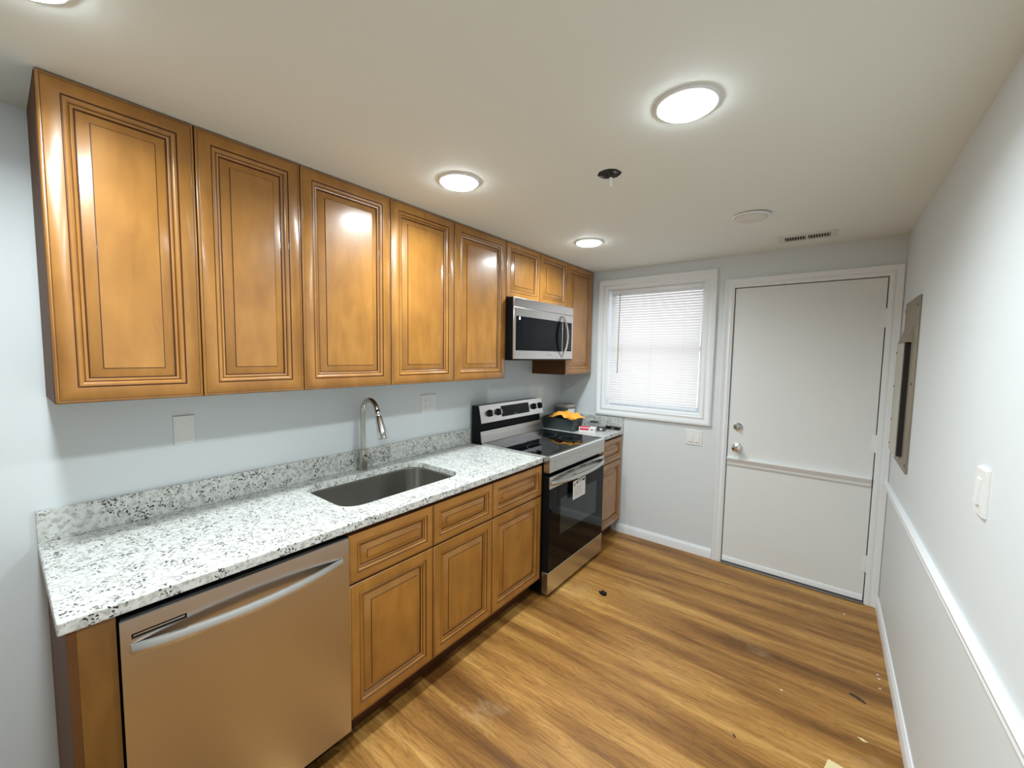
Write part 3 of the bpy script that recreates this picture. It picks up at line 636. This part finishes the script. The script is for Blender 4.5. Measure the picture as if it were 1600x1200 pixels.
# ------------------------------------------------------------------ blind
BX0, BX1 = 0.476, 1.204
t = thing('window_blind', 'closed white mini blind with thin slats hanging in the window', 'blind', ((BX0+BX1)/2, L+0.03, 2.098))
BY = L+0.030
box(BX0, BX1, BY-0.014, BY+0.014, 2.066, 2.0985).build('headrail', MT['trim'], t, bevel=0.002)
mb = MB(); z = 2.057; pitch_ = 0.0208; zbot = 1.152
while z > zbot:
    sg = 5; w_ = 0.0145; tilt = math.radians(47); row = []
    for k in range(sg+1):
        s_ = -1+2*k/sg; cu_ = 0.0022*(1-s_*s_)
        yy = BY + s_*w_*math.cos(tilt) - cu_*math.sin(tilt); zz = z + s_*w_*math.sin(tilt)*-1*-1 + cu_*math.cos(tilt)
        row.append((yy, zz))
    x1 = BX1-0.010*(2.06-z)
    v = [(BX0, yy, zz) for yy, zz in row]+[(x1, yy, zz) for yy, zz in row]
    mb.add(v, [(k, k+1, sg+2+k, sg+1+k) for k in range(sg)], 0, True); z -= pitch_
mb.build('slats', MT['slat'], t, fix=False)
MB().prism([(BX0, 1.131), (BX1-0.010, 1.126), (BX1-0.010, 1.142), (BX0, 1.147)], 'y', BY-0.011, BY+0.011).build('bottom_rail', MT['trim'], t, bevel=0.001)
MB().tube([(0.556, BY-0.019, 2.066), (0.5535, BY-0.021, 1.72), (0.551, BY-0.021, 1.395)], 0.0032, 8).build('tilt_wand', MT['grey'], t)
for cx in (0.585, 0.83, 1.08): MB().tube([(cx, BY-0.0155, 2.066), (cx-0.003, BY-0.0145, 1.147)], 0.0007, 6).build('ladder_cord', MT['trim'], t)

# ------------------------------------------------------------------ switch plates and outlets
def plate(name, label, cat, origin, u, v, nrm_, w, h, items, group='wall plates', m='plate', th=0.006):
    t = thing(name, label, cat, origin, group)
    O = Vector(origin); u = Vector(u); v = Vector(v); nn_ = Vector(nrm_)
    def bx(mb, a0, a1, b0, b1, c0, c1, inset=0.0):
        p = [(a0, b0), (a1, b0), (a1, b1), (a0, b1)]
        ca, cb_ = (a0+a1)/2, (b0+b1)/2
        q = [(x-math.copysign(inset, x-ca), y-math.copysign(inset, y-cb_)) for x, y in p]
        vs = [O+u*x+v*y+nn_*c0 for x, y in p]+[O+u*x+v*y+nn_*c1 for x, y in q]
        mb.add(vs, [(3, 2, 1, 0), (4, 5, 6, 7)]+[(k, (k+1) % 4, 4+(k+1) % 4, 4+k) for k in range(4)]); return mb
    bx(MB(), -w/2, w/2, -h/2, h/2, 0.0003, th, 0.003).build('cover_plate', MT[m], t)
    for kind, cx in items:
        if kind == 'rocker':
            fr = MB(); bx(fr, cx-0.0175, cx+0.0175, -0.034, 0.034, th+0.0001, th+0.0009); o_ = fr.build('switch_frame', MT['trim'], t)
            rk = MB(); vs = [O+u*x+v*y+nn_*c for x, y, c in ((cx-0.015, -0.031, th+0.001), (cx+0.015, -0.031, th+0.001), (cx+0.015, 0.031, th+0.001), (cx-0.015, 0.031, th+0.001), (cx-0.015, -0.031, th+0.0065), (cx+0.015, -0.031, th+0.0065), (cx+0.015, 0.031, th+0.0022), (cx-0.015, 0.031, th+0.0022))]
            rk.add(vs, [(3, 2, 1, 0), (4, 5, 6, 7)]+[(k, (k+1) % 4, 4+(k+1) % 4, 4+k) for k in range(4)]); rk.build('rocker', MT[m], t)
        if kind == 'duplex':
            fr = MB(); bx(fr, cx-0.0170, cx+0.0170, -0.034, 0.034, th+0.0001, th+0.0016, 0.0005); o_ = fr.build('receptacle', MT['plate'], t)
            for s_ in (-0.019, 0.019):
                sl_ = MB(); bx(sl_, cx-0.0075, cx-0.0055, s_-0.001, s_+0.008, th+0.0017, th+0.0020); bx(sl_, cx+0.0055, cx+0.0072, s_, s_+0.007, th+0.0017, th+0.0020)
                bx(sl_, cx-0.002, cx+0.002, s_-0.010, s_-0.006, th+0.0017, th+0.0020)
                sl_.build('socket_slots', MT['ink'], o_, fix=False)
    return t
Y_, Z_, X_ = (0, 1, 0), (0, 0, 1), (1, 0, 0)
plate('blank_plate', 'blank wall plate under the left cabinet, above the dishwasher end of the counter', 'wall plate', (0, 0.248, 1.227), Y_, Z_, X_, 0.070, 0.115, [('none', 0)])
plate('outlet_plate', 'two-gang white outlet and rocker switch plate right of the faucet', 'outlet', (0, 1.480, 1.224), Y_, Z_, X_, 0.122, 0.118, [('duplex', -0.026), ('rocker', 0.024)])
plate('outlet_plate', 'white wall outlet on the left wall behind the right end of the range', 'outlet', (0, 2.742, 1.208), Y_, Z_, X_, 0.072, 0.115, [('duplex', 0)])
plate('switch_plate', 'double white rocker switch plate on the far wall between window and door', 'light switch', (1.196, L, 0.926), (-1, 0, 0), Z_, (0, -1, 0), 0.122, 0.115, [('rocker', -0.023), ('rocker', 0.023)])
plate('switch_plate', 'single white switch plate on the right wall above the chair rail', 'light switch', (W, 1.290, 1.221), Y_, Z_, (-1, 0, 0), 0.078, 0.118, [('rocker', 0)], th=0.009)

# ------------------------------------------------------------------ electrical panel cover
t = thing('electrical_panel', 'worn tan metal breaker panel cover on the right wall beside the door', 'electrical panel', (W, 2.64, 1.42))
py0, py1, pz0, pz1 = 2.432, 2.852, 1.003, 1.845
MB().prism([(py0, pz0), (py1, pz0-0.0), (py1, pz1), (py0, pz1)], 'x', W-0.0095, W-0.0004).build('cover_plate', MT['tan'], t, bevel=0.002)
ry_0, ry_1, rz0, rz1 = 2.540, 2.835, 1.060, 1.630
mb = MB(); X0, X1 = W-0.0096, W-0.032
mb.add([(X0, ry_0, rz1), (X0, ry_1, rz1), (X0, ry_1, 1.71), (X0, ry_0, 1.71), (X1, ry_0+0.004, rz1), (X1, ry_1-0.004, rz1)], [(0, 3, 2, 1), (4, 5, 2, 3), (0, 1, 5, 4), (0, 4, 3), (1, 2, 5)])
mb.build('label_hood', MT['tan'], t)
bxo = box(X1+0.004, X0, ry_0+0.03, ry_1, rz0, rz1-0.001).build('breaker_box', MT['dark'], t); bxo['label'] = 'black gap along the near edge of the breaker door'
bd = box(X1-0.002, X1+0.0035, ry_0+0.055, ry_1+0.002, rz0-0.006, rz1-0.002).build('breaker_door', MT['beige'], t, bevel=0.001); bd['label'] = 'pale beige breaker door standing slightly proud'
mb = MB()
for yy in (0.06, 0.13): mb.box(W-0.03, W-0.0298, ry_0+0.1, ry_0+0.11, 1.68, 1.69)
for yy, zz in ((2.452, 1.80), (2.83, 1.80), (2.452, 1.43), (2.452, 1.04), (2.83, 1.035)):
    MB().lathe((W-0.0096, yy, zz), (-1, 0, 0), [(0, 0.006), (0.002, 0.005), (0.003, 0)], 12).build('screw', MT['ink'], t)
for zz in (1.58, 1.40, 1.22, 1.09): MB().lathe((X1-0.0021, ry_1-0.02, zz), (-1, 0, 0), [(0, 0.006), (0.002, 0.005), (0.003, 0)], 12).build('screw', MT['ink'], t)

# ------------------------------------------------------------------ ceiling fixtures
def light(x, y, on, label, cat='ceiling light', tilt=0.0):
    t = thing('recessed_light', label, cat, (x, y, H), 'recessed ceiling lights')
    R = 0.088
    MB().lathe((x, y, H-0.0004), (0, 0, -1), [(0, R), (0.003, R), (0.0065, R-0.004), (0.0075, R-0.010), (0.006, R-0.014), (0.004, R-0.0145)], 48).build('trim_ring', MT['trim'], t)
    MB().lathe((x, y, H-0.0044), (0, 0, -1), [(0, R-0.0148), (0.006, R-0.0152), (0.0095, R-0.018), (0.0115, R-0.026), (0.0125, R-0.050), (0.013, 0)], 48).build('lens', MT['lamp'] if on else MT['lensoff'], t)
    if on:
        ld = bpy.data.lights.new('lamp', 'AREA'); ld.shape = 'DISK'; ld.size = 0.14; ld.energy = LAMP_WATTS; ld.color = LAMP_COLOR; ld.spread = math.radians(LAMP_SPREAD)
        lo = bpy.data.objects.new('lamp', ld); COL.objects.link(lo); lo.parent = t; lo.location = (0, 0, -0.0185)
    if tilt: t.rotation_euler = (0, tilt, 0); t.location.z -= abs(math.sin(tilt))*R+0.0005
    return t
light(1.617, 1.062, True, 'lit round recessed ceiling light nearest the camera, largest in view')
light(0.710, 1.045, True, 'lit round recessed ceiling light above the sink, middle of the cabinet row')
light(0.727, 2.182, True, 'lit round recessed ceiling light above the range, smallest lit one')
light(1.625, 2.218, False, 'unlit round recessed ceiling light near the air vent', tilt=0.03)
light(0.712, -0.150, True, 'lit round recessed ceiling light over the left end, just above the photo edge')
light(1.617, -0.100, True, 'added unseen recessed ceiling light, lit, overhead beside the camera')  # added lamp out of view, continues the ceiling grid and brightens the room

t = thing('air_vent', 'white ceiling air register with dark louvre slots near the door', 'vent', (1.835, 2.81, H), None)
vx0, vx1, vy0, vy1 = 1.690, 1.980, 2.735, 2.885
mb = MB(); mb.box(vx0, vx0+0.035, vy0, vy1, H-0.005, H-0.0003).box(vx1-0.035, vx1, vy0, vy1, H-0.005, H-0.0003).box(vx0+0.035, vx1-0.035, vy0, vy0+0.028, H-0.005, H-0.0003).box(vx0+0.035, vx1-0.035, vy1-0.028, vy1, H-0.005, H-0.0003).box(1.829, 1.841, vy0+0.028, vy1-0.028, H-0.005, H-0.0003)
mb.build('frame', MT['lensoff'], t, fix=False)
box(vx0+0.034, vx1-0.034, vy0+0.027, vy1-0.027, H-0.0012, H-0.0003).build('throat', MT['dark'], t)  # flat dark sheet painting the duct's shade behind the louvres
mb = MB()
for k in range(17):
    x = vx0+0.042+k*0.0128
    if abs(x-1.835) < 0.009: continue
    mb.add([(x, vy0+0.028, H-0.0014), (x, vy1-0.028, H-0.0014), (x+0.0035, vy1-0.028, H-0.0062), (x+0.0035, vy0+0.028, H-0.0062), (x+0.0012, vy0+0.028, H-0.0014), (x+0.0012, vy1-0.028, H-0.0014), (x+0.0047, vy1-0.028, H-0.0062), (x+0.0047, vy0+0.028, H-0.0062)], [(0, 1, 2, 3), (7, 6, 5, 4), (0, 3, 7, 4), (1, 5, 6, 2), (3, 2, 6, 7)])
mb.build('louvres', MT['lensoff'], t, fix=False)

t = thing('junction_box', 'open round junction box hole in the ceiling with a dangling white connector', 'junction box', (hole_c[0], hole_c[1], H))
MB().lathe((hole_c[0], hole_c[1], H+0.001), (0, 0, 1), [(0, hole_r+0.006), (0.045, hole_r+0.006), (0.046, 0)], 32).build('box_shell', MT['dark'], t)  # shell coloured near-black, the hole's inner shade put into its colour
MB().box(hole_c[0]-0.040, hole_c[0]-0.028, hole_c[1]-0.012, hole_c[1]+0.012, H-0.003, H-0.0015).box(hole_c[0]+0.022, hole_c[0]+0.036, hole_c[1]-0.02, hole_c[1]+0.002, H-0.003, H-0.0015).box(hole_c[0]-0.03, hole_c[0]+0.03, hole_c[1]-0.004, hole_c[1]+0.004, H+0.004, H+0.008).build('mounting_bracket', MT['alu'], t, fix=False)
c = Vector((hole_c[0]+0.004, hole_c[1]-0.004, H))
MB().tube([c+Vector((0.004, 0, 0.03)), c+Vector((0.010, 0.005, 0.0)), c+Vector((0.002, 0.002, -0.012)), c+Vector((0.004, 0, -0.022))], 0.0022, 8).build('wire', MT['bplast'], t)
MB().tube([c+Vector((-0.010, 0, 0.03)), c+Vector((-0.014, -0.005, 0.0)), c+Vector((-0.006, -0.002, -0.018))], 0.0018, 8).build('wire', MT['bplast'], t)
MB().tube([c+Vector((0.004, 0, -0.018)), c+Vector((0.005, 0, -0.052))], [0.007, 0.0055], 10).build('connector', MT['plate'], t)

# ------------------------------------------------------------------ things on the small counter
# dark storage tub
t = thing('storage_tub', 'dark translucent plastic tub under the orange cloth on the small counter', 'tub', (0.18, 2.82, CT))
tx0, tx1, ty0, ty1, th_ = 0.052, 0.372, 2.694, 2.862, 0.100
mb = MB(); n = 4*7
A = [(x, y, CT+0.0006) for x, y in rrect(tx0+0.012, tx1-0.012, ty0+0.012, ty1-0.012, 0.02, 6)]
B = [(x, y, CT+th_) for x, y in rrect(tx0, tx1, ty0, ty1, 0.025, 6)]
Bo = [(x, y, CT+th_) for x, y in rrect(tx0-0.006, tx1+0.006, ty0-0.006, ty1+0.006, 0.03, 6)]
Bi = [(x, y, CT+th_-0.002) for x, y in rrect(tx0+0.003, tx1-0.003, ty0+0.003, ty1-0.003, 0.022, 6)]
Ai = [(x, y, CT+0.004) for x, y in rrect(tx0+0.015, tx1-0.015, ty0+0.015, ty1-0.015, 0.018, 6)]
n = len(A)
for p, q in ((A, B), (B, Bo), (Bo, Bi), (Bi, Ai)): mb.add(p+q, [(i, (i+1) % n, n+(i+1) % n, n+i) for i in range(n)], 0, True)
mb.add(A, [tuple(range(n))]); mb.add(Ai, [tuple(range(n))])
mb.build('tub_body', MT['tub'], t)
# round container
t = thing('round_container', 'round clear container with grey lid and white label in the counter corner', 'container', (0.125, 2.966, CT))
# (stands behind the tub)
MB().lathe((0.125, 2.966, CT+0.0005), (0, 0, 1), [(0, 0.082), (0.004, 0.085), (0.166, 0.089), (0.168, 0.087)], 40).build('container_body', MT['tubl'], t)
MB().lathe((0.125, 2.966, CT+0.1682), (0, 0, 1), [(0, 0.0900), (0.020, 0.0910), (0.023, 0.088), (0.0235, 0.082), (0.0215, 0.078), (0.0215, 0)], 40).build('lid', MT['lid'], t)
mb = MB(); seg = 8
for k in range(seg):
    a0 = -0.75+k*0.11; a1 = a0+0.11
    mb.add([(0.125+0.0895*math.cos(a), 2.966+0.0895*math.sin(a), z) for a, z in ((a0, CT+0.105), (a1, CT+0.105), (a1, CT+0.155), (a0, CT+0.155))], [(0, 1, 2, 3)])
mb.build('container_label', MT['paper'], t)
# orange cloth: crumpled sheet
def cloth(name, cx, cy, z0, sx, sy, m, hfun, nx=34, ny=26):
    mb = MB(); v = []
    for i in range(nx+1):
        for j in range(ny+1):
            u = -1+2*i/nx; w_ = -1+2*j/ny
            v.append(hfun(u, w_))
    mb.add(v, [(i*(ny+1)+j, (i+1)*(ny+1)+j, (i+1)*(ny+1)+j+1, i*(ny+1)+j+1) for i in range(nx) for j in range(ny)], 0, True)
    o = mb.build(name, m, fix=False); s_ = o.modifiers.new('s', 'SOLIDIFY'); s_.thickness = 0.0025; s_.offset = 1; return o
def hf(u, w_):
    r = math.sqrt(u*u+w_*w_)
    edge = 1+0.16*math.sin(5*math.atan2(w_, u)+1)+0.07*math.sin(11*math.atan2(w_, u))
    x = 0.272+u*0.125*edge; y = 2.765+w_*0.078*edge
    sm = lambda a, b, q: min(1, max(0, (q-a)/(b-a)))**2*(3-2*min(1, max(0, (q-a)/(b-a))))
    plat = sm(-1.05, -0.75, u)*(1-0.75*sm(0.35, 0.95, u))*(0.55+0.45*sm(-1.0, -0.2, w_))
    fold = 0.006*math.sin(7*u+4*w_+1.0) + 0.005*math.sin(11*u-6*w_) + 0.004*math.sin(15*w_+3*u)
    z = CT+th_+0.004 + 0.034*plat + fold*(0.5+0.5*plat) - 0.010*sm(-0.2, 0.15, u)*(1-sm(0.15, 0.45, u))
    z = max(z, CT+th_+0.0025)
    if y < 2.684: z -= (2.684-y)*1.6; y = 2.684-(2.684-y)*0.25
    return (x, y, z)
tag(cloth('cleaning_cloth', 0, 0, 0, 1, 1, MT['orange'], hf), 'crumpled bright orange cloth lying over the dark tub beside the range', 'cloth')
# cartons
def carton(name, label, c, ang, dx, dy, dz, mats_, cat='box', faces=None):
    t = thing(name, label, cat, (c[0], c[1], CT))
    R = Matrix.Rotation(ang, 3, 'Z')
    def rb(mb, x0, x1, y0, y1, z0, z1):
        q = [R @ Vector((x, y, 0)) + Vector((c[0], c[1], z)) for z in (z0, z1) for x, y in ((x0, y0), (x1, y0), (x1, y1), (x0, y1))]
        mb.add(q, [(3, 2, 1, 0), (4, 5, 6, 7)]+[(k, (k+1) % 4, 4+(k+1) % 4, 4+k) for k in range(4)]); return mb
    rb(MB(), -dx/2, dx/2, -dy/2, dy/2, CT+0.0005, CT+dz).build('carton', mats_, t, bevel=0.0006)
    return t, rb
t, rb = carton('small_carton', 'small white and red carton nearest the range on the small counter', (0.440, 2.800), 0.30, 0.135, 0.075, 0.040, MT['paper'])
rb(MB(), -0.060, 0.014, -0.0382, -0.0376, CT+0.017, CT+0.034).build('red_print', MT['red'], t)
rb(MB(), -0.064, 0.020, -0.034, 0.030, CT+0.0401, CT+0.0407).build('red_top', MT['red'], t)
rb(MB(), 0.0676, 0.0682, -0.033, -0.006, CT+0.006, CT+0.036).build('red_end', MT['red'], t)
rb(MB(), 0.026, 0.052, -0.0382, -0.0376, CT+0.018, CT+0.030).build('grey_print', MT['greyink'], t)
t, rb = carton('small_carton', 'small dark grey carton between the red carton and the black tool', (0.485, 2.925), 0.25, 0.100, 0.085, 0.040, MT['dgrey'])
rb(MB(), -0.046, 0.046, -0.038, 0.038, CT+0.0401, CT+0.0407).build('carton_top', MT['grey'], t)
rb(MB(), 0.010, 0.030, -0.0432, -0.0426, CT+0.010, CT+0.024).build('white_mark', MT['paper'], t)
t = thing('black_tool', 'long black tool lying against the granite side splash', 'tool', (0.555, 3.035, CT))
MB().box(0.485, 0.618, 3.022, 3.052, CT+0.0005, CT+0.026).build('tool_body', MT['bplast'], t, bevel=0.004)
MB().box(0.545, 0.575, 3.0195, 3.0218, CT+0.006, CT+0.018).build('metal_clip', MT['alu'], t)
t, rb = carton('parts_packet', 'grey plastic packet with dark parts between tub and red carton', (0.400, 2.985), 0.3, 0.085, 0.060, 0.050, MT['grey'], 'packet')
rb(MB(), -0.030, 0.036, -0.028, 0.022, CT+0.0502, CT+0.062).build('dark_fitting', MT['ink'], t, bevel=0.004)
t = thing('steel_strip', 'thin metal strip lying on the small counter edge by the range', 'strip', (0.13, 2.66, CT))
MB().box(0.095, 0.20, 2.640, 2.652, CT+0.0004, CT+0.004).build('strip', MT['alu'], t, bevel=0.001)

# ------------------------------------------------------------------ debris on the floor
def chip(name, label, c, pts, h, m, cat='debris', group=None):
    o = MB().prism([(c[0]+x, c[1]+y) for x, y in pts], 'z', ZF+0.0004, ZF+h).build(name, m, bevel=min(h/4, 0.0015)); return tag(o, label, cat, group)
chip('plastic_scrap', 'small black plastic scrap on the floor in front of the range', (0.927, 2.133), [(-0.030, -0.004), (-0.012, -0.018), (0.010, -0.022), (0.024, -0.008), (0.018, 0.012), (0.004, 0.008), (-0.004, 0.020), (-0.016, 0.012), (-0.012, 0.002)], 0.014, MT['bplast'])
chip('wood_chip', 'dark thin wood chip on the floor near the right wall', (2.167, 2.119), [(-0.030, 0.010), (-0.012, 0.002), (0.014, -0.010), (0.028, -0.016), (0.022, -0.004), (-0.006, 0.014), (-0.024, 0.018)], 0.005, MT['ink'])
chip('wood_chip', 'pale tan chip on the floor near the right wall, closest to the camera', (2.170, 1.869), [(-0.016, 0.004), (0.0, 0.008), (0.018, -0.002), (0.004, -0.007)], 0.004, MT['pine'])
chip('plastic_scrap', 'tiny dark speck on the middle of the floor, nearest the camera', (1.764, 1.566), [(-0.006, 0.003), (0.0, 0.006), (0.008, -0.003), (0.001, -0.006)], 0.003, MT['ink'])
for c, lb in (((2.250, 2.360), 'white crumb by the right baseboard, first of the close pair'), ((2.253, 2.330), 'white crumb by the right baseboard, second of the close pair'), ((2.251, 2.255), 'white crumb by the right baseboard, nearest the camera'), ((2.136, 2.860), 'white crumb on the floor in front of the door'), ((1.893, 1.955), 'white crumb alone in the middle of the floor')):
    chip('paint_crumb', lb, c, [(-0.006, 0.001), (-0.001, 0.005), (0.006, 0.001), (0.002, -0.004)], 0.003, MT['paper'], 'crumb', 'paint crumbs on the floor')
A_ = Vector((2.062, 1.667, 0))
chip('wood_offcut', 'pale pine board offcut at the bottom edge of the photo', (A_.x, A_.y), [(0, 0), (0.066, -0.010), (0.022, -0.205), (-0.044, -0.195)], 0.018, MT['pine'], 'offcut')

for o in bpy.data.objects:
    if '_o' in o: del o['_o']
